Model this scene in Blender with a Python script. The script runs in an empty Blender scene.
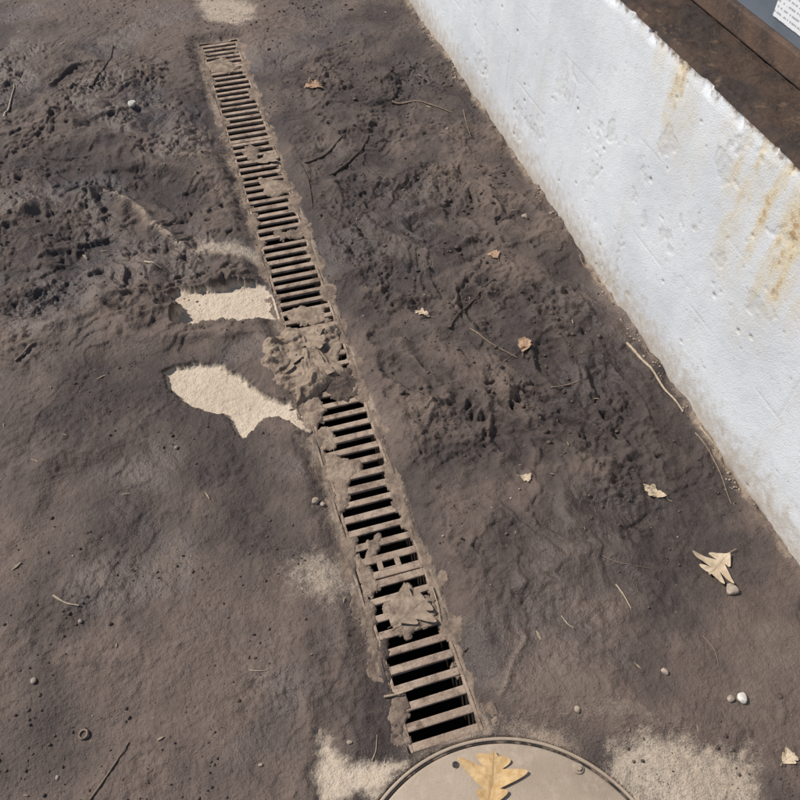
import bpy, bmesh, math, random
import numpy as np
from mathutils import Vector, Matrix
random.seed(7); rng=np.random.default_rng(7)
scene=bpy.context.scene
try:
    scene.view_settings.view_transform='Standard'; scene.view_settings.look='None'; scene.view_settings.exposure=0
except Exception: pass

# ---------------------------------------------------------------- survey
CAM_H=1.6; PITCH=math.radians(50.2); YAW=math.radians(16.9); F=800.0
sp,cp=math.sin(PITCH),math.cos(PITCH); sy,cy=math.sin(YAW),math.cos(YAW)
def G(u,v,z=0.0):
    """ground (plan) coordinates of a surveyed point on level z"""
    x=u-400; y=400-v
    Z=cp*y-sp*F; Y=sp*y+cp*F
    k=(z-CAM_H)/Z
    X=x*k; Y=Y*k
    return (X*cy+Y*sy, -X*sy+Y*cy)

DX=0.227; HW=0.079; DY0=0.43; DY1=3.335         # trench drain
WX=1.076; WH=0.75                               # retaining wall
MC=(0.242,0.119); MR=0.30                       # manhole

# ---------------------------------------------------------------- noise
def _hash(ix,iy,seed):
    h=(ix*374761393+iy*668265263+seed*1442695041)&0xffffffff
    h=((h^(h>>13))*1274126177)&0xffffffff
    return h^(h>>16)
def perlin(x,y,seed=0):
    ix=np.floor(x).astype(np.int64); iy=np.floor(y).astype(np.int64)
    fx=x-ix; fy=y-iy
    ux=fx*fx*fx*(fx*(fx*6-15)+10); uy=fy*fy*fy*(fy*(fy*6-15)+10)
    def g(a,b):
        h=_hash(ix+a,iy+b,seed); an=(h&0xffff)/65536.0*2*np.pi
        return np.cos(an)*(fx-a)+np.sin(an)*(fy-b)
    n0=g(0,0)*(1-ux)+g(1,0)*ux; n1=g(0,1)*(1-ux)+g(1,1)*ux
    return (n0*(1-uy)+n1*uy)*1.5
def fbm(x,y,f,o,seed=0,gain=.5):
    s=np.zeros_like(x); a=1.0
    for i in range(o):
        s+=a*perlin(x*f+13.7*i,y*f-7.3*i,seed+i*17); a*=gain; f*=2.03
    return s
def ridged(x,y,f,o,seed=0,gain=.5):
    s=np.zeros_like(x); a=1.0
    for i in range(o):
        s+=a*(1-np.sqrt(perlin(x*f+3.1*i,y*f+9.1*i,seed+i*31)**2+.004)*2); a*=gain; f*=2.1
    return s
def ss(a,b,x):
    t=np.clip((x-a)/(b-a),0,1); return t*t*(3-2*t)
def sdpoly(x,y,P):
    n=len(P); d=np.full(x.shape,1e9); ins=np.zeros(x.shape,bool)
    for i in range(n):
        ax,ay=P[i]; bx,by=P[(i+1)%n]
        ex,ey=bx-ax,by-ay
        t=np.clip(((x-ax)*ex+(y-ay)*ey)/(ex*ex+ey*ey+1e-12),0,1)
        d=np.minimum(d,np.hypot(x-ax-t*ex,y-ay-t*ey))
        c=((ay>y)!=(by>y)); 
        with np.errstate(divide='ignore',invalid='ignore'):
            xi=(bx-ax)*(y-ay)/(by-ay if by!=ay else 1e-9)+ax
        ins^=(c&(x<xi))
    return np.where(ins,d,-d)
def dline(x,y,P):
    d=np.full(x.shape,1e9)
    for i in range(len(P)-1):
        ax,ay=P[i]; bx,by=P[i+1]; ex,ey=bx-ax,by-ay
        t=np.clip(((x-ax)*ex+(y-ay)*ey)/(ex*ex+ey*ey+1e-12),0,1)
        d=np.minimum(d,np.hypot(x-ax-t*ex,y-ay-t*ey))
    return d
def GP(L): return [G(u,v) for u,v in L]

PATCH=[ # bare concrete: outline, strength, softness
 (GP([(171,299),(180,293),(225,290),(262,286),(274,303),(281,320),(250,324),(215,329),(178,328),(181,315)]),1.0,.008),
 (GP([(166,376),(178,367),(204,372),(226,368),(246,382),(262,396),(285,404),(302,412),(318,434),(296,424),(268,420),(243,437),(225,420),(195,410),(174,393)]),1.0,.007),
 (GP([(283,560),(318,550),(352,556),(352,590),(330,608),(292,598)]),.50,.05),
 (GP([(318,735),(330,740),(350,762),(405,768),(380,800),(318,800),(314,770)]),.82,.022),
 (GP([(604,746),(640,734),(700,746),(744,750),(756,790),(762,830),(640,830),(604,782)]),.60,.04),
 (GP([(190,0),(230,-4),(258,8),(254,22),(236,28),(205,26)]),.58,.06),
 (GP([(205,241),(262,251),(268,269),(232,262),(195,256)]),.55,.03),
 (GP([(60,-60),(280,-70),(300,-20),(200,0),(90,-12)]),.5,.1),
]
LINES=[ # dusty crests: polyline, half-width, strength, height
 (GP([(100,196),(130,212),(155,236),(185,252),(235,262),(262,268)]),.014,.6,.012),
 (GP([(165,158),(200,163),(245,162)]),.012,.45,.006),
 (GP([(530,636),(516,660),(505,685),(492,702)]),.007,.35,.004),
 (GP([(500,725),(560,716),(620,722),(680,735)]),.03,.25,.003),
 (GP([(300,425),(318,450),(330,480),(338,520)]),.018,.55,.002),
]
STEPS=[ # overlapping mud sheets & drag marks: polyline, width, height
 (GP([(-60,240),(0,226),(60,206),(104,199),(150,236),(200,250)]),.038,.024),
 (GP([(-40,300),(30,290),(90,285),(150,272)]),.030,.012),
 (GP([(-40,345),(60,333),(170,340),(250,345),(275,350)]),.026,.015),
 (GP([(-20,322),(80,314),(160,318)]),.012,-.010),
 (GP([(60,150),(120,150),(160,172),(215,184),(240,182)]),.035,.020),
 (GP([(140,176),(180,196),(235,200)]),.022,-.014),
 (GP([(170,90),(190,120),(185,150)]),.03,.012),
 (GP([(20,120),(60,100),(110,112)]),.03,.012),
 (GP([(330,190),(370,240),(420,255),(480,240)]),.018,.012),
 (GP([(345,215),(375,262),(425,278),(490,262)]),.014,-.010),
 (GP([(340,290),(400,300),(450,360),(520,380)]),.016,.010),
 (GP([(395,345),(440,420),(500,470),(560,470)]),.018,.010),
 (GP([(350,350),(380,345),(425,352),(450,392),(430,420),(390,410)]),.012,.008),
 (GP([(430,200),(500,260),(540,330)]),.02,.010),
 (GP([(400,150),(450,190),(520,210),(560,250)]),.02,.009),
 (GP([(470,400),(520,430),(600,440),(650,470)]),.015,.009),
 (GP([(560,480),(580,540),(650,600)]),.014,.007),
 (GP([(420,480),(470,520),(540,530)]),.018,.006),
 (GP([(306,620),(312,700),(316,740)]),.016,.007),
 (GP([(0,560),(60,470),(150,440)]),.05,.009),
 (GP([(40,480),(110,460),(180,478),(230,520)]),.03,.007),
]
PRINTS=[((420,232),(452,250)),((505,205),(530,232)),((470,300),(488,332)),((545,350),(560,386)),((395,372),(424,392)),((560,438),(598,452)),((90,130),(140,120)),((60,262),(110,250)),((120,310),(165,312)),((500,415),(515,450)),((600,380),(622,410)),((60,90),(90,70))]
ROUGH_R=GP([(300,60),(420,60),(560,260),(700,470),(640,560),(520,590),(430,520),(350,330)])
ROUGH_L=GP([(-200,60),(190,60),(250,230),(270,350),(150,350),(-200,400)])

def field(x,y):
    x=np.asarray(x,float); y=np.asarray(y,float)
    wx=x+.035*fbm(x,y,4,3,901); wy=y+.035*fbm(x,y,4,3,902)
    dist=np.hypot(x-.2,y-1.8); near=1-ss(4.0,9.0,dist)
    edge=fbm(x,y,16,3,11,.42)*.011+fbm(x,y,75,3,12,.6)*.0042
    conc=np.zeros_like(x)
    for P,s,w in PATCH:
        sd=sdpoly(wx*.35+x*.65,wy*.35+y*.65,P)+edge*(1+w*14)
        conc=np.maximum(conc,s*ss(-w,w,sd))
    dust=np.zeros_like(x); add=np.zeros_like(x)
    for P,w,s,h in LINES:
        d=dline(wx*.6+x*.4,wy*.6+y*.4,P)+np.abs(edge)*.4
        g=np.exp(-(d/w)**2); dust=np.maximum(dust,s*g); add+=h*g
    rag=.6+1.0*fbm(x,y,7,3,77)
    for P,w,h in STEPS:
        d=dline(wx,wy,P); add+=h*np.exp(-(d/w)**2)*rag
    px=x+.012*fbm(x,y,9,3,905); py=y+.012*fbm(x,y,9,3,906)
    for (c,t) in PRINTS:
        a_=G(*c); b_=G(*t); L_=math.hypot(b_[0]-a_[0],b_[1]-a_[1]); ex=(b_[0]-a_[0])/L_; ey=(b_[1]-a_[1])/L_
        mx,my=(a_[0]+b_[0])/2,(a_[1]+b_[1])/2
        U=(px-mx)*ex+(py-my)*ey; Vv=-(px-mx)*ey+(py-my)*ex
        q=np.hypot(U/.12,Vv/(.044-.10*U*.1))
        add+=-.012*(1-ss(.72,1.0,q))+.009*np.exp(-((q-1.12)/.13)**2)*(.5+fbm(x,y,9,2,78))+.0028*np.sin(U*230)*(1-ss(.6,.9,q))*ss(-.2,.3,fbm(x,y,8,2,79))
    rr=ss(-.15,.15,sdpoly(x,y,ROUGH_R)); rl=ss(-.15,.15,sdpoly(x,y,ROUGH_L))
    R=.20+.85*rr+.85*rl
    vx=x+.045*fbm(x,y,3.3,3,903); vy=y+.045*fbm(x,y,3.3,3,904)
    lump=fbm(wx,wy,2.6,3,21,.45)*(.010+.016*rl)
    patchy=.25+1.6*ss(-.1,.4,fbm(x,y,4,3,47))
    rip=(ridged(vx,vy,5.5,3,41,.5)-.85)*.0080*R+fbm(vx,vy,12,4,31,.55)*.0066*R*(.5+.6*patchy)
    med=fbm(x,y,34,4,51,.6)*.0032*(.30+R)*patchy
    t1=fbm(vx,vy,3.6,5,61,.45); terr=(ss(-.02,.008,t1)+ss(.24,.262,t1)+ss(-.30,-.278,t1))*.0042*(.25+R)
    pk=fbm(vx,vy,14,3,81,.5); pock=-ss(.34,.62,pk)*.010*R*ss(-.05,.3,fbm(x,y,3,2,83))
    st=perlin(x*4+.6*np.sin(y*5),y*30+3*fbm(x,y,3,2,96),95)*.0022*rl*ss(-.1,.3,fbm(x,y,2.1,2,97))
    grain=fbm(x,y,130,2,99)*.0009
    T=.018+lump+rip+med+terr+pock+st+add+grain
    T=np.where(T<.006,.006*np.exp((T-.006)/.006),T)
    ddx=np.maximum(np.abs(x-DX)-HW,0); ddy=np.maximum(np.maximum(DY0-y,y-DY1),0)
    dd=np.hypot(ddx,ddy)
    tn=ss(-.002,.065,dd+edge*.8)
    right=x>DX
    dustd=np.exp(-(np.maximum(dd,0)/np.where(right,.012,.026))**2)*(.42+1.0*fbm(x,y,6,2,111))
    dust=np.maximum(dust,np.clip(dustd,0,.8))
    dm=np.hypot(x-MC[0],y-MC[1]); T*=ss(.30,.40,dm)
    dust=np.maximum(dust,.45*np.exp(-((dm-.31)/.05)**2)*(.6+fbm(x,y,7,2,131)))
    dw=WX-x
    dust=np.maximum(dust,.65*np.exp(-(np.maximum(dw-.004,0)/.014)**2)*(.6+fbm(x,y,9,3,141)))
    T+=.013*np.exp(-(np.maximum(dw,0)/.03)**2)*(.8+fbm(x,y,14,3,151))
    h=T*tn*(1-.95*conc)
    h+=conc*fbm(x,y,40,3,161)*.0007
    h+=.0055*np.exp(-((dm-.30)/.035)**2)
    lap=np.exp(-(dd/.012)**2)*ss(-.05,.35,fbm(x,y,9,3,155))*.0045; h+=lap
    h=np.where(dm<.3025,-.012,h)
    h=h*near+(1-near)*fbm(x,y,.5,2,171)*.01
    tone=.44+.36*fbm(x,y,1.6,3,181)+.30*fbm(x,y,7,3,191)
    u0=G(170,680); tone+=.38*np.exp(-((x-u0[0])**2+(y-u0[1])**2)/.18)
    u0=G(770,720); tone+=.35*np.exp(-((x-u0[0])**2+(y-u0[1])**2)/.03)
    u0=G(560,700); tone+=.28*np.exp(-((x-u0[0])**2+(y-u0[1])**2)/.02)
    u0=G(150,10); tone+=.6*np.exp(-((x-u0[0])**2/.25+(y-u0[1])**2/.14))
    tone-=.12*rr
    tone+=np.clip((T-.019)*14,-.22,.30)     # paler on crests, darker in hollows
    wet=ss(.0,.4,fbm(x,y,2.4,3,201)+.30*rl-.12-np.clip((T-.019)*10,-.15,.2))
    conc=conc*near+(1-near)*(.35+.2*fbm(x,y,.7,3,211))
    return h,np.clip(conc,0,1),np.clip(dust,0,1),np.clip(tone,0,1),np.clip(wet,0,1)
def gh(x,y): return float(field(np.array([x]),np.array([y]))[0][0])

# ---------------------------------------------------------------- mesh helpers
def link(o,parent=None):
    scene.collection.objects.link(o)
    if parent: o.parent=parent
    return o
def mesh_np(name,V,Q,mat,smooth=True,attrs=None,parent=None):
    me=bpy.data.meshes.new(name); n=len(V); f=len(Q); k=Q.shape[1]
    me.vertices.add(n); me.vertices.foreach_set('co',np.ascontiguousarray(V,dtype=np.float32).ravel())
    me.loops.add(f*k); me.loops.foreach_set('vertex_index',np.ascontiguousarray(Q,dtype=np.int32).ravel())
    me.polygons.add(f); me.polygons.foreach_set('loop_start',np.arange(0,f*k,k,dtype=np.int32))
    me.update(calc_edges=True)
    if attrs:
        for a,val in attrs.items():
            at=me.attributes.new(a,'FLOAT','POINT'); at.data.foreach_set('value',np.ascontiguousarray(val,dtype=np.float32))
    if smooth: me.shade_smooth()
    if mat: me.materials.append(mat)
    return link(bpy.data.objects.new(name,me),parent)
def gridq(nx,ny,keep=None):
    i,j=np.meshgrid(np.arange(nx-1),np.arange(ny-1),indexing='xy')
    a=(j*nx+i).ravel(); Q=np.stack([a,a+1,a+nx+1,a+nx],1)
    if keep is not None: Q=Q[keep.ravel()]
    return Q
def compact(V,Q,attrs=None):
    used=np.unique(Q); m=np.full(len(V),-1); m[used]=np.arange(len(used))
    if attrs: attrs={k:v[used] for k,v in attrs.items()}
    return V[used],m[Q],attrs
def empty(name):
    e=bpy.data.objects.new(name,None); e.empty_display_size=.1; return link(e)
def bm_obj(name,bm,mat,parent=None,smooth=False):
    me=bpy.data.meshes.new(name); bmesh.ops.recalc_face_normals(bm,faces=bm.faces[:]); bm.to_mesh(me); bm.free()
    if smooth: me.shade_smooth()
    me.materials.append(mat); return link(bpy.data.objects.new(name,me),parent)
def bbox(bm,x0,x1,y0,y1,z0,z1,bev=.0,jit=0):
    r=bmesh.ops.create_cube(bm,size=1.0); vs=r['verts']
    for v in vs:
        v.co.x=(x0+x1)/2+v.co.x*(x1-x0); v.co.y=(y0+y1)/2+v.co.y*(y1-y0); v.co.z=(z0+z1)/2+v.co.z*(z1-z0)
        if jit: v.co+=Vector((random.uniform(-jit,jit),random.uniform(-jit,jit),random.uniform(-jit,jit)))
    if bev:
        es=list({e for v in vs for e in v.link_edges})
        bmesh.ops.bevel(bm,geom=es,offset=bev,segments=2,affect='EDGES',profile=.6)

# ---------------------------------------------------------------- materials
class M:
    def __init__(s,name,rough=.8,spec=.3):
        s.m=bpy.data.materials.new(name); s.m.use_nodes=True; s.nt=s.m.node_tree; s.n=s.nt.nodes
        s.b=s.n['Principled BSDF']; s.b.inputs['Roughness'].default_value=rough
        s.b.inputs['Specular IOR Level'].default_value=spec
        s.tc=s.n.new('ShaderNodeTexCoord'); s.co=s.tc.outputs['Object']
    def L(s,a,b): s.nt.links.new(a,b)
    def scaled(s,v):
        m=s.n.new('ShaderNodeMapping'); m.inputs['Scale'].default_value=v; s.L(s.co,m.inputs[0]); return m.outputs[0]
    def noise(s,sc,det=5,rough=.55,dist=0,co=None):
        t=s.n.new('ShaderNodeTexNoise'); t.inputs['Scale'].default_value=sc; t.inputs['Detail'].default_value=det
        t.inputs['Roughness'].default_value=rough; t.inputs['Distortion'].default_value=dist
        s.L(co or s.co,t.inputs['Vector']); return t.outputs[0]
    def ramp(s,x,a,b,c0=0,c1=1):
        t=s.n.new('ShaderNodeMapRange'); t.interpolation_type='SMOOTHSTEP'
        for i,v in zip((1,2,3,4),(a,b,c0,c1)): t.inputs[i].default_value=v
        s.L(x,t.inputs[0]); return t.outputs[0]
    def math(s,op,a,b=0,clamp=False):
        t=s.n.new('ShaderNodeMath'); t.operation=op; t.use_clamp=clamp
        for i,v in ((0,a),(1,b)):
            if isinstance(v,(int,float)): t.inputs[i].default_value=v
            else: s.L(v,t.inputs[i])
        return t.outputs[0]
    def mix(s,f,a,b,mode='MIX'):
        t=s.n.new('ShaderNodeMix'); t.data_type='RGBA'; t.blend_type=mode
        for i,v in ((0,f),(6,a),(7,b)):
            if isinstance(v,(int,float)): t.inputs[i].default_value=v
            elif isinstance(v,tuple): t.inputs[i].default_value=(*v,1)
            else: s.L(v,t.inputs[i])
        return t.outputs[2]
    def attr(s,n):
        t=s.n.new('ShaderNodeAttribute'); t.attribute_name=n; return t.outputs['Fac']
    def sep(s,co=None):
        t=s.n.new('ShaderNodeSeparateXYZ'); s.L(co or s.co,t.inputs[0]); return t.outputs
    def bump(s,pairs):
        prev=None
        for h,st,d in pairs:
            t=s.n.new('ShaderNodeBump'); t.inputs['Strength'].default_value=st; t.inputs['Distance'].default_value=d
            s.L(h,t.inputs['Height'])
            if prev: s.L(prev,t.inputs['Normal'])
            prev=t.outputs[0]
        s.L(prev,s.b.inputs['Normal'])
    def col(s,c):
        if isinstance(c,tuple): s.b.inputs['Base Color'].default_value=(*c,1)
        else: s.L(c,s.b.inputs['Base Color'])
    def rough(s,r): s.L(r,s.b.inputs['Roughness'])

TAN=(.50,.41,.315); TAN2=(.31,.240,.18)
m=M('mud_and_concrete',.8,.4)
conc,dust,tone,wet=m.attr('conc'),m.attr('dust'),m.attr('tone'),m.attr('wet')
n1=m.noise(6,4,.6); n2=m.noise(60,4,.65); n3=m.noise(420,2,.6); n4=m.noise(25,4,.7,.5)
mud=m.mix(m.ramp(tone,.08,.98),(.038,.028,.026),(.132,.096,.077))
mud=m.mix(m.ramp(n4,.42,.66,0,.45),mud,(.080,.059,.050))
mud=m.mix(m.ramp(n2,.54,.76,0,.30),mud,(.145,.110,.089))
mud=m.mix(m.ramp(n3,.60,.78,0,.35),mud,(.20,.158,.128))
mud=m.mix(m.ramp(n3,.42,.28,0,.45),mud,(.024,.018,.016))
cc=m.mix(m.ramp(n1,.35,.7),TAN,(.58,.485,.38))
cc=m.mix(m.ramp(n2,.42,.7,0,.60),cc,(.39,.31,.23))
cc=m.mix(m.ramp(n3,.56,.75,0,.45),cc,(.22,.165,.12))
fuzz=m.math('ADD',m.math('MULTIPLY',m.math('SUBTRACT',n2,.5),.8),m.math('MULTIPLY',m.math('SUBTRACT',n3,.5),.8))
cm=m.ramp(m.math('ADD',conc,m.math('MULTIPLY',fuzz,m.ramp(conc,0,.15))),.12,.95)
dm_=m.math('MULTIPLY',m.ramp(m.math('ADD',dust,m.math('MULTIPLY',fuzz,m.ramp(dust,0,.2))),.08,.85),.85)
c=m.mix(dm_,mud,TAN2); c=m.mix(cm,c,cc)
m.col(c)
rg=m.ramp(wet,0,1,.80,.48)
rg=m.math('ADD',rg,m.math('MULTIPLY',m.math('SUBTRACT',n4,.5),.30))
rg=m.math('MAXIMUM',rg,m.math('MULTIPLY',m.math('MAXIMUM',cm,dm_),.92))
m.rough(rg)
m.bump([(n2,.7,.009),(m.noise(230,3,.65),.8,.0032)])
MUD=m.m

def dusty_metal(name,base=(.345,.262,.20),dark=(.115,.078,.058),k=.50):
    m=M(name,.85,.25)
    a=m.noise(30,5,.65); b=m.noise(220,4,.6); e=m.noise(5,3,.6)
    c=m.mix(m.ramp(a,k-.08,k+.18),base,dark)
    c=m.mix(m.ramp(e,.42,.62,0,.55),c,(.185,.13,.098))
    c=m.mix(m.ramp(b,.5,.72,0,.5),c,(.44,.355,.27)); c=m.mix(m.ramp(b,.42,.3,0,.4),c,(.10,.075,.055))
    m.col(c); m.bump([(b,.6,.002),(a,.5,.004)]); return m.m
GRATE=dusty_metal('dusty_cast_iron')
RAIL=dusty_metal('dusty_frame_iron',(.26,.20,.15),(.08,.058,.045),.48)
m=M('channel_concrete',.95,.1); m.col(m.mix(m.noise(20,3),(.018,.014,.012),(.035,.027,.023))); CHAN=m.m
def crust(name,a,b):
    m=M(name,.92,.15); x=m.noise(28,5,.65); y=m.noise(230,4,.65)
    c=m.mix(m.ramp(x,.36,.66),a,b); c=m.mix(m.ramp(y,.55,.75,0,.45),c,(.42,.34,.255)); c=m.mix(m.ramp(y,.42,.28,0,.5),c,(.08,.06,.045))
    m.col(c); m.bump([(x,.7,.008),(y,.8,.003)]); return m.m
CRUST=crust('dried_silt',(.31,.24,.18),(.165,.122,.094))
CRUSTM=crust('silt',(.235,.178,.136),(.12,.090,.072))
CRUSTD=crust('dark_silt',(.10,.075,.062),(.055,.042,.038))
m=M('manhole_lid',.85,.25); a=m.noise(5,6,.6); b=m.noise(45,5,.65); d=m.noise(330,3,.6)
c=m.mix(m.ramp(a,.35,.7),(.36,.29,.225),(.27,.212,.162)); c=m.mix(m.ramp(b,.5,.75,0,.5),c,(.43,.355,.28))
c=m.mix(m.ramp(b,.42,.25,0,.5),c,(.19,.145,.11))
c=m.mix(m.ramp(d,.58,.75,0,.45),c,(.15,.115,.09)); m.col(c); m.bump([(b,.3,.003),(d,.5,.0015)]); LID=m.m
m=M('rubber_gasket',.8,.2); m.col(m.mix(m.ramp(m.noise(60),.45,.65),(.03,.026,.024),(.16,.125,.10))); GASK=m.m

# wall
m=M('painted_concrete',.75,.3)
S=m.sep(); X,Y,Z=S[0],S[1],S[2]
pit=m.attr('pit'); streak=m.attr('streak'); 
a=m.noise(4,5,.6); b=m.noise(38,5,.7); d=m.noise(260,4,.65)
vs=m.noise(2.6,4,.6,0,m.scaled((1,7,.7)))
c=m.mix(m.ramp(a,.35,.68),(.635,.655,.68),(.55,.57,.60))
c=m.mix(m.ramp(b,.54,.74,0,.40),c,(.46,.455,.44))
c=m.mix(m.ramp(vs,.50,.78,0,.36),c,(.50,.475,.43))
c=m.mix(m.ramp(d,.62,.78,0,.45),c,(.34,.32,.29))
c=m.mix(m.math('MULTIPLY',pit,.75,True),c,(.33,.295,.245))
foot=m.math('ADD',m.ramp(Z,.0,.28,1,0),m.math('MULTIPLY',m.math('SUBTRACT',b,.5),1.2))
c=m.mix(m.ramp(foot,.35,1.15,0,.85),c,(.37,.31,.24))
foot2=m.math('ADD',m.ramp(Z,.0,.07,1,0),m.math('MULTIPLY',m.math('SUBTRACT',d,.5),1.0))
c=m.mix(m.ramp(foot2,.4,.95,0,.75),c,(.22,.17,.12))
sm=m.math('MULTIPLY',streak,m.math('MULTIPLY',m.ramp(m.noise(5,5,.7,0,m.scaled((1,4,1))),.30,.62,.20,1),m.ramp(b,.30,.55,.45,1)))
c=m.mix(m.ramp(sm,.0,.75,0,.72),c,(.57,.46,.26))
c=m.mix(m.ramp(m.math('MULTIPLY',sm,m.ramp(b,.40,.62)),.34,.85,0,.70),c,(.36,.205,.08))
te=m.math('ADD',m.ramp(Z,.69,.752,0,1),m.math('MULTIPLY',m.math('SUBTRACT',b,.5),1.8))
c=m.mix(m.ramp(te,.55,1.05,0,.9),c,(.13,.075,.042))
m.col(c); m.bump([(b,.4,.0035),(d,.8,.0022)]); WALLM=m.m
m=M('rust_stained_coping',.85,.25); a=m.noise(9,5,.7); b=m.noise(90,5,.7)
c=m.mix(m.ramp(a,.36,.58),(.038,.030,.027),(.070,.046,.034)); c=m.mix(m.ramp(b,.5,.72,0,.6),c,(.020,.017,.015))
c=m.mix(m.ramp(m.noise(30,4,.7),.58,.74,0,.65),c,(.18,.115,.07)); m.col(c); m.bump([(a,.6,.012),(b,.9,.006)]); COPE=m.m
m=M('rusted_steel',.8,.3); a=m.noise(9,5,.65); b=m.noise(120,5,.7)
c=m.mix(m.ramp(a,.4,.62),(.115,.072,.052),(.055,.040,.034)); c=m.mix(m.ramp(b,.5,.7,0,.5),c,(.18,.115,.075)); m.col(c); m.bump([(b,.7,.003)]); RUST=m.m
m=M('grey_paint',.5,.4); a=m.noise(7,5,.6); b=m.noise(150,4,.6)
c=m.mix(m.ramp(a,.35,.7),(.125,.145,.175),(.09,.105,.125)); c=m.mix(m.ramp(b,.64,.74,0,.7),c,(.12,.07,.045)); m.col(c)
m.rough(m.ramp(a,.3,.7,.35,.6)); m.bump([(b,.15,.001)]); PAINT=m.m
m=M('sticker',.5,.4)
S=m.sep(); ln=m.math('GREATER_THAN',m.math('FRACT',m.math('MULTIPLY',S[2],90)),.62)
wd=m.math('GREATER_THAN',m.noise(160,1,.5,0,m.scaled((0,1,.35))),.47)
m.col(m.mix(m.math('MULTIPLY',m.math('MULTIPLY',ln,wd),.55),(.70,.71,.73),(.10,.11,.14))); STICK=m.m
m=M('pavement_asphalt',.9,.2); m.col(m.mix(m.ramp(m.noise(300),.4,.7),(.045,.043,.04),(.10,.095,.09))); m.bump([(m.noise(200),.6,.004)]); ASPH=m.m

def leafmat(name,a,b,dark):
    m=M(name,.75,.2); v=m.attr('vein'); n=m.noise(70,5,.6); f=m.noise(420,3,.6)
    c=m.mix(m.ramp(n,.35,.65),a,b); c=m.mix(m.ramp(f,.6,.74,0,.5),c,dark); c=m.mix(m.math('MULTIPLY',v,.5),c,dark)
    m.col(c); m.bump([(v,.5,.001),(n,.6,.003)]); return m.m
L_OR=leafmat('leaf_ochre',(.54,.38,.20),(.43,.27,.12),(.22,.12,.055))
L_PALE=leafmat('leaf_pale',(.48,.39,.28),(.40,.31,.21),(.22,.155,.10))
L_BR=leafmat('leaf_brown',(.38,.255,.165),(.27,.17,.11),(.13,.08,.05))
L_MUD=leafmat('leaf_silted',(.31,.235,.175),(.20,.15,.112),(.12,.088,.068))
def twigmat(name,a,b):
    m=M(name,.8,.25); m.col(m.mix(m.ramp(m.noise(120,4,.6),.35,.7),a,b)); m.bump([(m.noise(300,2),.5,.001)]); return m.m
T_D=twigmat('twig_dark',(.05,.037,.03),(.10,.072,.058)); T_M=twigmat('twig_brown',(.15,.11,.08),(.22,.165,.12)); T_P=twigmat('twig_pale',(.40,.33,.24),(.28,.22,.16))
def stonemat(name,a,b):
    m=M(name,.8,.3); n=m.noise(110,5,.6); m.col(m.mix(m.ramp(n,.35,.68),a,b)); m.bump([(n,.5,.002)]); return m.m
ST_W=stonemat('stone_white',(.58,.56,.51),(.42,.38,.33)); ST_T=stonemat('stone_tan',(.35,.285,.225),(.23,.185,.145)); 
CLOD=stonemat('clod',(.050,.037,.033),(.115,.086,.069)); STEEL=stonemat('old_steel',(.20,.15,.11),(.09,.07,.055))
CHAFF=stonemat('chaff',(.28,.22,.155),(.14,.10,.075))

# ---------------------------------------------------------------- ground sheet
def graded(a,b,step,lo,hi,inc=()):
    c=list(np.arange(a,b,step))
    s=step; x=a; L=[]
    while x>lo: s*=1.16; x-=s; L.append(max(x,lo))
    s=step; x=c[-1]; H=[]
    while x<hi: s*=1.16; x+=s; H.append(min(x,hi))
    arr=np.array(L[::-1]+c+H)
    for v in inc:
        k=np.argmin(abs(arr-v)); arr[k]=v
    return arr
ST=.0034
xs=graded(-.78,WX+.04,ST,-90,WX+.05,(DX-HW,DX+HW)); xs=np.unique(xs)
ys=graded(.08,4.15,ST,-90,90,(DY0,DY1)); ys=np.unique(ys)
XX,YY=np.meshgrid(xs,ys,indexing='xy'); x=XX.ravel(); y=YY.ravel()
h,co,du,to,we=field(x,y)
xc=(xs[1:]+xs[:-1])/2; yc=(ys[1:]+ys[:-1])/2
XC,YC=np.meshgrid(xc,yc,indexing='xy')
keep=~((abs(XC-DX)<HW)&(YC>DY0)&(YC<DY1))
Q=gridq(len(xs),len(ys),keep)
V,Q,A=compact(np.stack([x,y,h],1),Q,dict(conc=co,dust=du,tone=to,wet=we))
mesh_np('ground',V,Q,MUD,True,A)

# ---------------------------------------------------------------- trench drain
drain=empty('trench_drain')
bm=bmesh.new(); zb=-.20
def quad(bm,*p): bm.faces.new([bm.verts.new(q) for q in p])
x0,x1=DX-HW,DX+HW; 
quad(bm,(x0,DY0,.0005),(x0,DY1,.0005),(x0,DY1,zb),(x0,DY0,zb)); quad(bm,(x1,DY0,.0005),(x1,DY0,zb),(x1,DY1,zb),(x1,DY1,.0005))
quad(bm,(x0,DY0,.0005),(x0,DY0,zb),(x1,DY0,zb),(x1,DY0,.0005)); quad(bm,(x0,DY1,.0005),(x1,DY1,.0005),(x1,DY1,zb),(x0,DY1,zb))
quad(bm,(x0,DY0,zb),(x0,DY1,zb),(x1,DY1,zb),(x1,DY0,zb))
bm_obj('channel',bm,CHAN,drain)
bm=bmesh.new()
for sx in (-1,1):
    y=DY0
    while y<DY1-.01:
        e=min(y+.55,DY1); xa=DX+sx*(HW-.0035)
        a,b=sorted((xa,DX+sx*(HW+.002)))
        bbox(bm,a,b,y+.001,e-.001,-.03,.0008,.0010,.0004); y=e
bm_obj('frame',bm,RAIL,drain)
GW=HW-.0048
joints=[DY0,.80,1.40,2.0,2.58,3.14,DY1]
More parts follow.
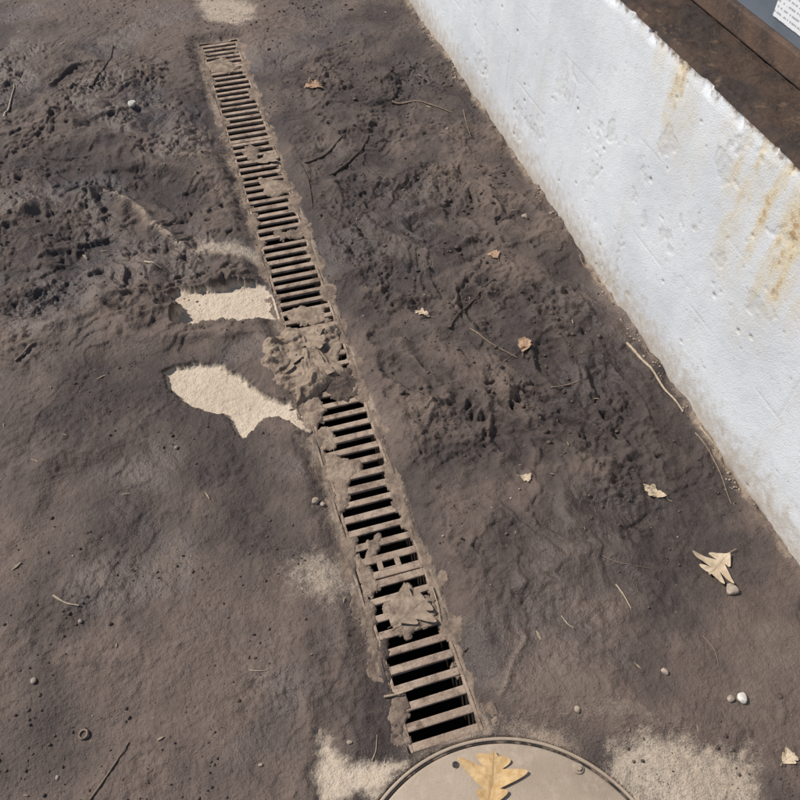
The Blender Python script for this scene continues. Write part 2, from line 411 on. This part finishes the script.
for k in range(len(joints)-1):
    a,b=joints[k],joints[k+1]; bm=bmesh.new()
    if abs(a-2.0)<.01: a+=.018
    if k==2: b-=.006
    a+=.0015; b-=.0015
    for sx in (-1,1):
        p,q=sorted((DX+sx*GW,DX+sx*(GW-.0065)))
        bbox(bm,p,q,a,b,-.020,.0002,.0016,.0004)
    ya=a+.009; yb=b-.009; n=max(1,round((yb-ya)/.0375)); st=(yb-ya)/n
    for i in range(n+1):
        yy=ya+i*st; w=.0088+random.uniform(-.0011,.0011); t=random.uniform(-.0009,.0009)
        e0,e1=(DX-GW+.006,DX+GW-.006)
        bbox(bm,e0,e1,yy-w,yy+w,-.009,.0002+t,.0030,.0008)
    if k in (1,4):
        yl=ya if k==1 else yb; s_=1 if k==1 else -1
        for xo in (-.020,.020):
            p,q=sorted((yl+s_*.0082,yl+s_*(st-.0082))); bbox(bm,DX+xo-.006,DX+xo+.006,p,q,-.010,.0002,.0015,.0004)
        p,q=sorted((yl+s_*(.0082),yl+s_*(.012))); bbox(bm,DX-.014,DX+.014,p,q,-.010,.0001,.001)
    bm_obj('grate_section',bm,GRATE,drain)

def crust_obj(name,P,th,mat,seed,base=.0012,rag=.012,crump=0,st=.0026,fq=26,parent=None):
    xs_=[p[0] for p in P]; ys_=[p[1] for p in P]
    gx=np.arange(min(xs_)-.02,max(xs_)+.02,st); gy=np.arange(min(ys_)-.02,max(ys_)+.02,st)
    A,B=np.meshgrid(gx,gy,indexing='xy'); a=A.ravel(); b=B.ravel()
    sd=sdpoly(a,b,P)+fbm(a,b,fq,4,seed)*rag
    g=field(a,b)[0]; on=(abs(a-DX)<HW+.004); g=np.where(on,.0012,g)
    wa=a+.03*fbm(a,b,9,2,seed+7); wb=b+.03*fbm(a,b,9,2,seed+8)
    q_=fbm(wa,wb,7,3,seed+21); flk=(ss(-.15,-.12,q_)+ss(.08,.11,q_)+ss(.32,.35,q_))*.28
    z=np.maximum(g,base)+th*np.clip(sd/.03,0,1)**.7*(.35+.35*fbm(wa,wb,10,4,seed+5)+crump*(flk+.25*ridged(wa,wb,17,2,seed+9)-.2))+fbm(a,b,90,2,seed+3)*.0012
    z=z-np.where(sd<.002,.003,0)
    inside=(sd>0).reshape(A.shape); kf=inside[:-1,:-1]|inside[1:,1:]
    if not kf.any(): return
    V,Q,_=compact(np.stack([a,b,z],1),gridq(len(gx),len(gy),kf))
    o=mesh_np(name,V,Q,mat,True,None,parent); md=o.modifiers.new('th','SOLIDIFY'); md.thickness=.004; md.offset=-1
    return o
CL=[('debris_clump',[(262,350),(276,340),(284,328),(300,330),(320,326),(337,328),(343,342),(338,358),(346,370),(340,380),(326,388),(314,398),(300,404),(288,396),(274,386),(264,368)],.024,CRUST,301,1.0),
 ('dried_silt_crust',[(322,452),(342,458),(358,456),(364,470),(352,480),(346,498),(344,520),(334,520),(336,490),(322,470)],.007,CRUST,311,.5),
 ('dried_silt_crust',[(296,398),(316,396),(326,410),(320,432),(304,424)],.010,CRUST,321,.6),
 ('dried_silt_crust',[(258,178),(284,180),(292,190),(276,197),(262,192)],.006,CRUST,331,.5),
 ('dried_silt_crust',[(318,386),(340,366),(354,370),(360,392),(350,402),(328,400)],.014,CRUSTD,341,.9),
 ('dried_silt_crust',[(384,604),(396,592),(408,586),(420,594),(436,598),(441,612),(426,628),(408,636),(394,630)],.007,CRUST,361,.6),
 ('dried_silt_crust',[(354,556),(366,562),(378,588),(374,604),(364,594)],.005,CRUST,371,.3),
 ('dried_silt_crust',[(318,426),(330,424),(336,448),(322,450)],.005,CRUST,391,.3),
 ('dried_silt_crust',[(284,312),(300,306),(322,310),(330,320),(312,326),(290,324)],.007,CRUST,395,.8),
 ('dried_silt_crust',[(376,640),(384,640),(402,740),(396,740)],.004,CRUSTD,396,.3),
 ('dried_silt_crust',[(206,62),(222,58),(240,66),(230,73),(212,71)],.005,CRUST,381,.4),
 ('dried_silt_crust',[(244,146),(262,146),(258,160),(246,160)],.004,CRUSTM,382,.4),
 ('dried_silt_crust',[(276,232),(300,230),(302,238),(280,240)],.004,CRUSTM,383,.4),
 ('dried_silt_crust',[(366,540),(378,536),(384,552),(370,556)],.004,CRUSTM,384,.4)]
for n_,p,t,mt,s,cr in CL: crust_obj(n_,GP(p),t,mt,s,crump=cr)
# silt lapping over both edges of the drain, broken and ragged
for sx,sd_,mt in ((-1,611,CRUSTM),(1,631,CRUSTM)):
    e=DX+sx*HW; a_,b_=sorted((e-sx*.010,e+sx*.014))
    crust_obj('silt_edge',[(a_,DY0+.02),(b_,DY0+.02),(b_,DY1),(a_,DY1)],.004,mt,sd_,.0012,.026,.3,.003,13,drain)

# ---------------------------------------------------------------- manhole
mh=empty('manhole_cover'); 
def lathe(name,prof,mat,parent,n=160,cx=MC[0],cy_=MC[1]):
    bm=bmesh.new(); rings=[]
    for r,z in prof:
        if r<1e-6: rings.append([bm.verts.new((cx,cy_,z))])
        else: rings.append([bm.verts.new((cx+r*math.cos(2*math.pi*i/n),cy_+r*math.sin(2*math.pi*i/n),z)) for i in range(n)])
    for A_,B_ in zip(rings[:-1],rings[1:]):
        for i in range(n):
            j=(i+1)%n
            if len(A_)==1: bm.faces.new((A_[0],B_[i],B_[j]))
            else: bm.faces.new((A_[i],A_[j],B_[j],B_[i]))
    return bm_obj(name,bm,mat,parent,True)
lathe('lid',[(0,.0155),(.1,.0152),(.2,.0145),(.284,.0138),(.2875,.0125),(.289,.009),(.2892,-.01)],LID,mh)
lathe('gasket',[(.2895,-.006),(.2903,.006),(.2922,.0080),(.2944,.006),(.2948,-.006)],GASK,mh)
lathe('frame_ring',[(.2952,-.012),(.2954,.0065),(.2962,.0082),(.3005,.0078),(.3020,.0062),(.305,-.012)],LID,mh)
bx,by=G(577,771)
bm=bmesh.new()
for r0,z0,z1 in ((.0105,.013,.0175),(.006,.017,.0215)):
    bmesh.ops.create_cone(bm,cap_ends=True,segments=24 if r0>.008 else 6,radius1=r0,radius2=r0*.88,depth=z1-z0,matrix=Matrix.Translation((bx,by,(z0+z1)/2)))
bm_obj('bolt',bm,LID,mh)
bx,by=G(455,767); bm=bmesh.new()
bmesh.ops.create_cone(bm,cap_ends=True,segments=18,radius1=.006,radius2=.006,depth=.002,matrix=Matrix.Translation((bx,by,.0150)))  # solid dark disc on the lid; its colour stands in for the hole's shade
bm_obj('pick_hole_shade',bm,GASK,mh)

# ---------------------------------------------------------------- retaining wall
wall=empty('retaining_wall')
st=.0034
wy=graded(.35,3.9,st,-14,14); wz=np.unique(np.concatenate([[-.08],np.arange(-.01,WH-.012,st),[WH-.012]]))
WYY,WZZ=np.meshgrid(wy,wz,indexing='xy'); a=WYY.ravel(); b=WZZ.ravel()
d=fbm(a,b,1.6,3,401)*.002+fbm(a,b,14,3,411,.5)*.0005
sp_=fbm(a,b,8,4,421,.6)
sp2=ss(.48,.58,sp_)*ss(0,.3,fbm(a,b,1.3,2,431)); d-=sp2*(.0012+.0010*fbm(a,b,50,3,441)); 
pit=sp2*.22
for yy,s_ in ((.78,.0010),(1.86,.0015),(2.31,.0012),(2.78,.0014),(3.4,.001)):
    g=np.exp(-((a-yy-.004*fbm(a,b,3,1,5))/.0024)**2)*ss(-.1,.3,fbm(a,b,6,2,451)); d-=g*s_; pit=np.maximum(pit,.22*g)
for zz,s_ in ((.27,.0012),(.50,.0008)):
    g=np.exp(-((b-zz-.004*fbm(a,b,3,1,6))/.0024)**2)*ss(-.1,.3,fbm(a,b,4,2,461)); d-=g*s_; pit=np.maximum(pit,.25*g)
cent=[]
for i in range(520):
    cyy=rng.uniform(.4,3.9); 
    if rng.random()<.6: czz=float(np.clip(.36+.14*rng.normal()+.05*math.sin(cyy*2),.04,.72))
    else: czz=rng.uniform(.03,.72)
    r=.0015+.0045*rng.random()**5; cent.append((cyy,czz,r))
nyy=len(wy)
for cyy,czz,r in cent:
    i0,i1=np.searchsorted(wy,[cyy-r*3-.003,cyy+r*3+.003]); j0,j1=np.searchsorted(wz,[czz-r*3-.003,czz+r*3+.003])
    if i1<=i0 or j1<=j0: continue
    idx=(np.arange(j0,j1)[:,None]*nyy+np.arange(i0,i1)[None,:]).ravel()
    q=np.hypot((a[idx]-cyy)/1.25,b[idx]-czz)/r; g=1-ss(.55,1.25,q)
    d[idx]-=g*r*.7; pit[idx]=np.maximum(pit[idx],g*.9)
d+=.007*np.exp(-(np.maximum(b,0)/.025)**2)*fbm(a,b,20,3,471)
ed=ss(WH-.045,WH-.012,b); d-=ed*(.003+.007*ss(.15,.45,fbm(a,b,11,3,481))); 
def runs(y0,w,l,s):
    dep=(WH-b); yy=a-y0-.025*fbm(a,b,4,3,int(y0*99))
    return s*np.exp(-(yy/(w*(1+.9*dep)))**2)*(1-ss(l*.25,l,dep))
streak=np.zeros_like(a)
for y0,w,l,s in ((1.41,.04,.32,.7),(1.50,.03,.20,.5),(1.22,.03,.26,.45),(1.10,.030,.46,.7),(1.16,.02,.35,.5),(1.03,.03,.42,.85),(.95,.05,.52,.9),(.86,.03,.4,.7),(1.62,.03,.10,.4),(.70,.04,.3,.7),(2.3,.05,.25,.3),(2.9,.03,.3,.3),(1.02,.18,.48,.45),(1.4,.12,.34,.35)):
    streak=np.maximum(streak,runs(y0,w,l,s))
streak=np.clip(streak+.15*fbm(a,b,8,2,491)*(streak>.03),0,1)
V=np.stack([WX-d,a,b],1)
Q=gridq(len(wy),len(wz))[:,::-1]
mesh_np('face',V,Q,WALLM,True,dict(pit=np.clip(pit,0,1),streak=streak),wall)
cx=np.unique(np.concatenate([np.linspace(0,.03,8),np.linspace(.03,.24,46)])); cyv=graded(.6,3.2,.005,-14,14)
CX,CYY=np.meshgrid(cx,cyv,indexing='xy'); q=CX.ravel(); yy=CYY.ravel()
dz=ss(WH-.045,WH-.012,np.full_like(yy,WH-.012))*(.003+.007*ss(.15,.45,fbm(yy,np.full_like(yy,WH-.012),11,3,481)))
zz=WH-.012*(1-np.clip(q/.016,0,1))**2+fbm(q,yy,18,4,501,.6)*.0035*ss(0,.02,q)
xx=WX+dz*(1-ss(0,.03,q))-(fbm(yy,np.full_like(yy,WH-.012),1.6,3,401)*.002)*(1-ss(0,.03,q))+q-.001
mesh_np('coping',np.stack([xx,yy,zz],1),gridq(len(cx),len(cyv)),COPE,True,None,wall)
bm=bmesh.new(); bbox(bm,WX+.02,WX+.235,-14,14,-.1,WH-.016); bm_obj('core',bm,WALLM,wall)
bm=bmesh.new(); bbox(bm,WX+.236,WX+90,-90,90,-.1,WH-.006); bm_obj('upper_pavement',bm,ASPH)

# ---------------------------------------------------------------- dumpster on the upper level
dp=empty('dumpster'); PX=1.235; zb=WH+.004
bm=bmesh.new()
bbox(bm,PX-.015,PX+.04,.15,2.45,zb,zb+.054,.004)
bbox(bm,2.55,2.60,.15,2.45,zb,zb+.054,.004)
for yy in (.15,1.0,1.6,2.39): bbox(bm,PX+.04,2.55,yy,yy+.06,zb,zb+.05,.003)
bm_obj('base_rail',bm,RUST,dp)
bm=bmesh.new()
x0,x1,y0,y1=PX,2.58,.17,2.43; z0,z1,z2=zb+.055,zb+1.05,zb+1.35
vv=[bm.verts.new(p) for p in ((x0,y0,z0),(x1,y0,z0),(x1,y1,z0),(x0,y1,z0),(x0,y0,z1),(x1,y0,z2),(x1,y1,z2),(x0,y1,z1))]
for f in ((0,1,2,3),(0,4,5,1),(1,5,6,2),(2,6,7,3),(3,7,4,0)): bm.faces.new([vv[i] for i in f])
for yy in (.30,.95,1.60,2.26): bbox(bm,PX-.028,PX-.001,yy,yy+.05,z0+.14,z1-.06,.004)
bbox(bm,PX-.035,PX+.03,y0-.02,y1+.02,z1-.02,z1+.04,.004)
for s_ in (y0-.09,y1+.005): bbox(bm,PX+.25,PX+1.05,s_,s_+.085,z0+.45,z0+.62,.006)
bm_obj('body',bm,PAINT,dp)
bm=bmesh.new()
for ya,yb in ((y0+.01,1.29),(1.31,y1-.01)):
    p=[(x0-.02,ya,z1+.045),(x1+.02,ya,z2+.045),(x1+.02,yb,z2+.045),(x0-.02,yb,z1+.045)]
    lo=[bm.verts.new(q) for q in p]; hi=[bm.verts.new((q[0],q[1],q[2]+.03)) for q in p]
    bm.faces.new(lo[::-1]); bm.faces.new(hi)
    for i in range(4): bm.faces.new((lo[i],lo[(i+1)%4],hi[(i+1)%4],hi[i]))
bm_obj('lids',bm,GASK,dp)
bm=bmesh.new(); bbox(bm,PX-.0025,PX-.0008,1.10,1.385,.832,.97); bm_obj('label',bm,STICK,dp)

# ---------------------------------------------------------------- leaves
def leaf(name,u,v,L,ang,mat,lobes=3,deep=.7,wid=.42,curl=.15,lift=.003,seed=0,z0=None,stem=True):
    r=random.Random(seed); N=64; K=9; V=[];ve=[]
    cxp,cyp=G(u,v,z0 or 0)
    V=[];Q=[]
    ca,sa=math.cos(ang),math.sin(ang)
    asym=[r.uniform(.8,1.15) for _ in range(12)]
    for i in range(N+1):
        t=i/N
        env=math.sin(math.pi*min(1,t**.8))**.75*(.55+.75*math.sin(math.pi*t**1.2))
        for k in range(-K,K+1):
            s=k/K; side=0 if s<0 else 1
            ph=t*lobes+.15*side; li=int(ph)+6*side
            lob=abs(math.sin(math.pi*ph))**.9
            w=wid*L*.5*env*((1-deep)+deep*lob)*asym[li%12]*1.25+.0009
            xx=(t-.5)*L+abs(s)*w*.45*(1 if t<.92 else .2)
            yy=s*w+.04*L*math.sin(t*3+seed)
            rr2=(xx/L)**2; 
            zz=lift+curl*L*(.5*rr2+.9*(yy/L)**2)+.03*L*math.sin(xx/L*7+seed)*(.3+curl)+.02*L*math.sin(yy/L*13+seed*2+xx/L*5)*(.3+curl)
            V.append((cxp+ca*xx-sa*yy,cyp+sa*xx+ca*yy,zz)); 
            vein=math.exp(-((s*w)/(.012*L))**2)+.6*math.exp(-(((ph-.5-abs(s)*.35)%1-.5+.5)%1/.06)**2)
            ve.append(min(1,vein))
    W=2*K+1
    for i in range(N):
        for k in range(W-1):
            a=i*W+k; Q.append((a,a+1,a+W+1,a+W))
    if stem:
        b0=len(V); 
        for i in range(9):
            t=i/8; xx=-.5*L-t*L*.28; yy=.03*L*math.sin(t*2+seed)+.04*L*math.sin(seed)
            for c in range(4):
                an=c*math.pi/2; V.append((cxp+ca*xx-sa*(yy+.0008*math.cos(an)),cyp+sa*xx+ca*(yy+.0008*math.cos(an)),lift+.001+.0008*math.sin(an))); ve.append(.9)
        for i in range(8):
            for c in range(4): a=b0+i*4; Q.append((a+c,a+(c+1)%4,a+4+(c+1)%4,a+4+c))
    V=np.array(V)
    if z0 is None:
        hh=field(V[:,0],V[:,1])[0]; g0=gh(cxp,cyp); V[:,2]+=np.maximum(hh*.8+g0*.2,hh-.001)
    else: V[:,2]=np.maximum(V[:,2]+z0,z0+.001)
    return mesh_np(name,V,np.array(Q),mat,True,dict(vein=np.array(ve)))
R=math.radians
leaf('oak_leaf',490,781,.105,R(62),L_OR,3,.72,.75,.12,.003,3,.0155)
leaf('oak_leaf',716,569,.078,R(200),L_PALE,3,.85,.85,.35,.006,5)
leaf('oak_leaf',652,496,.058,R(130),L_PALE,3,.45,.32,.7,.003,6)
leaf('oak_leaf',313,93,.070,R(20),L_BR,3,.7,.8,.3,.004,8)
leaf('oak_leaf',422,322,.045,R(140),L_PALE,3,.7,.5,.4,.003,9)
leaf('oak_leaf',522,352,.052,R(60),L_BR,2,.4,.55,.6,.004,10)
leaf('oak_leaf',493,265,.036,R(100),L_BR,2,.5,.8,.5,.003,11)
leaf('oak_leaf',413,612,.085,R(20),L_MUD,3,.6,.75,.12,.005,12,.004)
leaf('oak_leaf',268,160,.080,R(20),L_MUD,3,.5,.6,.2,.004,13,.003)
leaf('oak_leaf',310,345,.090,R(-30),L_MUD,3,.5,.7,.22,.014,31,.004)
leaf('oak_leaf',288,366,.085,R(70),L_MUD,3,.5,.7,.25,.016,32,.004)
leaf('oak_leaf',322,372,.075,R(150),L_MUD,3,.5,.7,.25,.016,33,.004)
leaf('oak_leaf',524,484,.026,R(-40),L_PALE,2,.5,.7,.4,.003,18)
leaf('oak_leaf',784,762,.032,R(20),L_PALE,2,.5,.6,.4,.003,20)

# ---------------------------------------------------------------- twigs
def tube(name,P,rad,mat,seed=0,sides=7,z0=None):
    r=random.Random(seed); pts=[]
    n=max(8,int(sum(math.dist(P[i],P[i+1]) for i in range(len(P)-1))/.008))
    seg=len(P)-1
    for i in range(n+1):
        t=i/n*seg; k=min(int(t),seg-1); f=t-k
        p0=P[max(k-1,0)];p1=P[k];p2=P[k+1];p3=P[min(k+2,seg)]
        pts.append([.5*((2*p1[c])+(-p0[c]+p2[c])*f+(2*p0[c]-5*p1[c]+4*p2[c]-p3[c])*f*f+(-p0[c]+3*p1[c]-3*p2[c]+p3[c])*f**3) for c in (0,1)])
    A_=np.array(pts); hh=field(A_[:,0],A_[:,1])[0]
    if z0 is not None: hh=np.maximum(hh,z0)
    ker=np.ones(5)/5; hs=np.convolve(np.pad(hh,2,'edge'),ker,'valid'); hs=np.maximum(hs,hh-.001)
    V=[];Q=[]
    for i in range(n+1):
        t=i/n; rr=rad*(1-.55*t)*(1+.18*r.uniform(-1,1)); d=A_[min(i+1,n)]-A_[max(i-1,0)]; d/=np.linalg.norm(d)+1e-9
        nx,ny=-d[1],d[0]
        for c in range(sides):
            an=2*math.pi*c/sides; V.append((A_[i,0]+nx*rr*math.cos(an),A_[i,1]+ny*rr*math.cos(an),hs[i]+rad*.8+rr*math.sin(an)))
    for i in range(n):
        for c in range(sides): a=i*sides; Q.append((a+c,a+(c+1)%sides,a+sides+(c+1)%sides,a+sides+c))
    return mesh_np(name,np.array(V),np.array(Q),mat,True)
TW=[([(93,98),(103,84),(110,66),(114,48)],.0036,T_D),([(6,122),(11,104),(15,86)],.0042,T_P),
 ([(300,168),(309,186),(313,212)],.0034,T_D),([(306,170),(328,158),(350,136)],.0038,T_D),([(333,180),(350,168),(362,155),(369,142)],.0050,T_D),
 ([(392,106),(420,111),(452,121)],.0044,T_M),([(449,336),(462,314),(478,298),(494,284)],.0036,T_D),([(469,337),(490,351),(516,363)],.0030,T_M),
 ([(549,394),(564,389),(579,386)],.0028,T_M),([(625,349),(652,380),(680,419)],.0044,T_P),([(692,440),(712,468),(729,508)],.0024,T_M),
 ([(93,802),(110,778),(131,745)],.0026,T_M),([(58,602),(70,609),(83,611)],.0028,T_P),([(148,272),(156,275),(164,277)],.0036,T_P),
 ([(614,588),(622,600),(629,613)],.0018,T_P),([(463,118),(466,132),(470,146)],.0022,T_M),
 ([(250,673),(260,674),(269,673)],.0013,T_P),([(372,762),(376,752),(377,736)],.0012,T_P),([(20,370),(30,362),(42,352)],.0028,T_M),
 ([(440,140),(455,147),(466,152)],.0018,T_M),([(600,560),(620,568),(650,572)],.0012,T_M),
 ([(700,640),(712,655),(716,672)],.0011,T_M),([(560,620),(566,628),(572,632)],.0014,T_P),([(160,560),(170,566),(184,566)],.0011,T_M),
 ([(696,436),(704,446),(716,458)],.0022,T_P),([(578,262),(586,276),(598,288)],.0020,T_M),([(640,352),(650,366),(664,378)],.0016,T_M)]
for i,(p,r_,mt) in enumerate(TW): tube('twig',GP(p),r_,mt,i)
tube('twig',GP([(384,698),(398,695),(413,690)]),.0030,T_P,50,7,.004)
tube('twig',GP([(432,588),(437,604),(440,622)]),.0012,T_P,51,7,.006)

# ---------------------------------------------------------------- stones
def stone(name,u,v,r,mat,seed):
    x_,y_=G(u,v); bm=bmesh.new(); bmesh.ops.create_icosphere(bm,subdivisions=3,radius=1)
    rr=random.Random(seed); pl=[Vector((rr.gauss(0,1),rr.gauss(0,1),rr.gauss(0,1))).normalized() for _ in range(9)]
    sc=(r*rr.uniform(.9,1.25),r*rr.uniform(.75,1.0),r*rr.uniform(.6,.8)); an=rr.uniform(0,6)
    z=gh(x_,y_)
    for w in bm.verts:
        p=w.co.copy()
        for q in pl:
            dd=p.dot(q)
            if dd>.74: p-=q*(dd-.74)*.85
        p=Vector((p.x*sc[0],p.y*sc[1],p.z*sc[2])); p=Matrix.Rotation(an,3,'Z')@p
        w.co=p+Vector((x_,y_,z+sc[2]*.45))
    return bm_obj(name,bm,mat,None,True)
for i,(u,v,r_,mt) in enumerate([(135,115,.018,ST_W),(729,594,.016,ST_T),(738,702,.0105,ST_W),(727,703,.008,ST_T),(575,714,.007,ST_T),(662,676,.008,ST_T),
  (316,505,.009,ST_T),(323,507,.006,ST_T),(38,686,.0065,ST_T),(524,221,.011,ST_T),(113,628,.005,CLOD),(83,625,.005,ST_T),
  (262,768,.004,ST_T),(60,780,.004,ST_T),(310,432,.007,ST_T),(178,452,.006,ST_T),(584,38,.008,ST_T),(775,700,.006,CLOD),
  (420,395,.006,CLOD),(505,540,.005,CLOD),(350,745,.006,ST_T)]):
    stone('stone',u,v,r_,mt,i+40)
x_,y_=G(86,737); bm=bmesh.new(); z=gh(x_,y_)
for i in range(28):
    a=2*math.pi*i/28
    for j in range(8):
        b=2*math.pi*j/8; r_=.0082+.0024*math.cos(b); bm.verts.new((x_+r_*math.cos(a),y_+r_*math.sin(a),z+.0025+.0024*math.sin(b)+.002*math.cos(a)))
bm.verts.ensure_lookup_table()
for i in range(28):
    for j in range(8): bm.faces.new([bm.verts[k] for k in (i*8+j,((i+1)%28)*8+j,((i+1)%28)*8+(j+1)%8,i*8+(j+1)%8)])
bm_obj('metal_ring',bm,STEEL,None,True)

# ---------------------------------------------------------------- crumbs & litter (one object each)
def scatter(name,n,rfun,mat,seed,region,clust=3.,flat=.7):
    g=np.random.default_rng(seed); bm=bmesh.new(); bmesh.ops.create_icosphere(bm,subdivisions=1,radius=1); 
    bv=np.array([v.co[:] for v in bm.verts]); bf=np.array([[v.index for v in f.verts] for f in bm.faces]); bm.free()
    x=g.uniform(region[0],region[1],n*6); y=g.uniform(region[2],region[3],n*6)
    wt=ss(-.2,.6,fbm(x,y,clust,3,seed)); k=g.random(len(x))<wt
    k&=~((abs(x-DX)<HW+.01)&(y<DY1+.01)&(y>DY0-.02)); k&=np.hypot(x-MC[0],y-MC[1])>.31
    x=x[k][:n]; y=y[k][:n]; n=len(x); h=field(x,y)[0]; r=rfun(g,n)
    V=bv[None]*(1+.35*g.normal(size=(n,len(bv),1)).clip(-1.2,1.2)*.7)
    sc=g.uniform(.6,1.3,size=(n,1,3)); sc[:,:,2]*=flat; V=V*sc*r[:,None,None]
    V[:,:,0]+=x[:,None]; V[:,:,1]+=y[:,None]; V[:,:,2]+=(h+r*.3)[:,None]
    F=(bf[None]+np.arange(n)[:,None,None]*len(bv)).reshape(-1,3)
    return mesh_np(name,V.reshape(-1,3),F,mat,False)
REG=(-.75,WX-.01,.15,4.1)
scatter('mud_crumbs',5500,lambda g,n:.0009+.0034*g.random(n)**4,CLOD,5,REG)
scatter('gravel',300,lambda g,n:.0009+.0024*g.random(n)**3,ST_T,6,REG)
scatter('gravel_along_wall',700,lambda g,n:.0010+.0032*g.random(n)**3,ST_T,8,(WX-.03,WX-.004,.3,3.9),8.)
scatter('mud_clods',800,lambda g,n:.002+.006*g.random(n)**3,CLOD,9,(.35,1.05,1.0,3.9),2.)
g=np.random.default_rng(12); n=130; x=g.uniform(-.7,1.05,n); y=g.uniform(.3,4,n); k=abs(x-DX)>HW+.01; x=x[k];y=y[k];n=len(x)
h=field(x,y)[0]; V=[];Q=[]
for i in range(n):
    l=.003+.010*g.random()**2; w=l*g.uniform(.12,.5); a=g.uniform(0,6.28); tl=g.uniform(-.3,.3)
    for (p,q,zc) in ((-l,-w*.4,0),(0,-w*g.uniform(.4,1),.001),(l,-w*.2,0),(l*.9,w*.5,.001),(0,w*.9,.0015),(-l,w*.4,.001)):
        V.append((x[i]+math.cos(a)*p-math.sin(a)*q,y[i]+math.sin(a)*p+math.cos(a)*q,h[i]+.001+zc+tl*q))
    b=i*6; Q+= [(b,b+1,b+4,b+5),(b+1,b+2,b+3,b+4)]
mesh_np('leaf_litter',np.array(V),np.array(Q),CHAFF,False)

# ---------------------------------------------------------------- light, sky, camera
S=Vector((-.78,.52,0)).normalized(); el=R(47)
sd=Vector((S.x*math.cos(el),S.y*math.cos(el),math.sin(el)))
sun=bpy.data.lights.new('sun','SUN'); sun.energy=5.0; sun.angle=R(.53); sun.color=(1,.95,.88)
so=link(bpy.data.objects.new('sun',sun)); so.rotation_euler=sd.to_track_quat('Z','Y').to_euler(); so.location=(0,0,6)
w=bpy.data.worlds.new('World'); scene.world=w; w.use_nodes=True; nt=w.node_tree
sk=nt.nodes.new('ShaderNodeTexSky'); sk.sky_type='NISHITA'; sk.sun_disc=False; sk.sun_elevation=el; sk.sun_rotation=math.atan2(S.x,S.y)
nt.links.new(sk.outputs[0],nt.nodes['Background'].inputs[0]); nt.nodes['Background'].inputs[1].default_value=.095
cam=bpy.data.cameras.new('camera'); cam.sensor_width=36; cam.lens=36*F/800; cam.clip_start=.02; cam.clip_end=500
cob=link(bpy.data.objects.new('camera',cam)); cob.location=(0,0,CAM_H); cob.rotation_euler=(math.pi/2-PITCH,0,-YAW)
scene.camera=cob
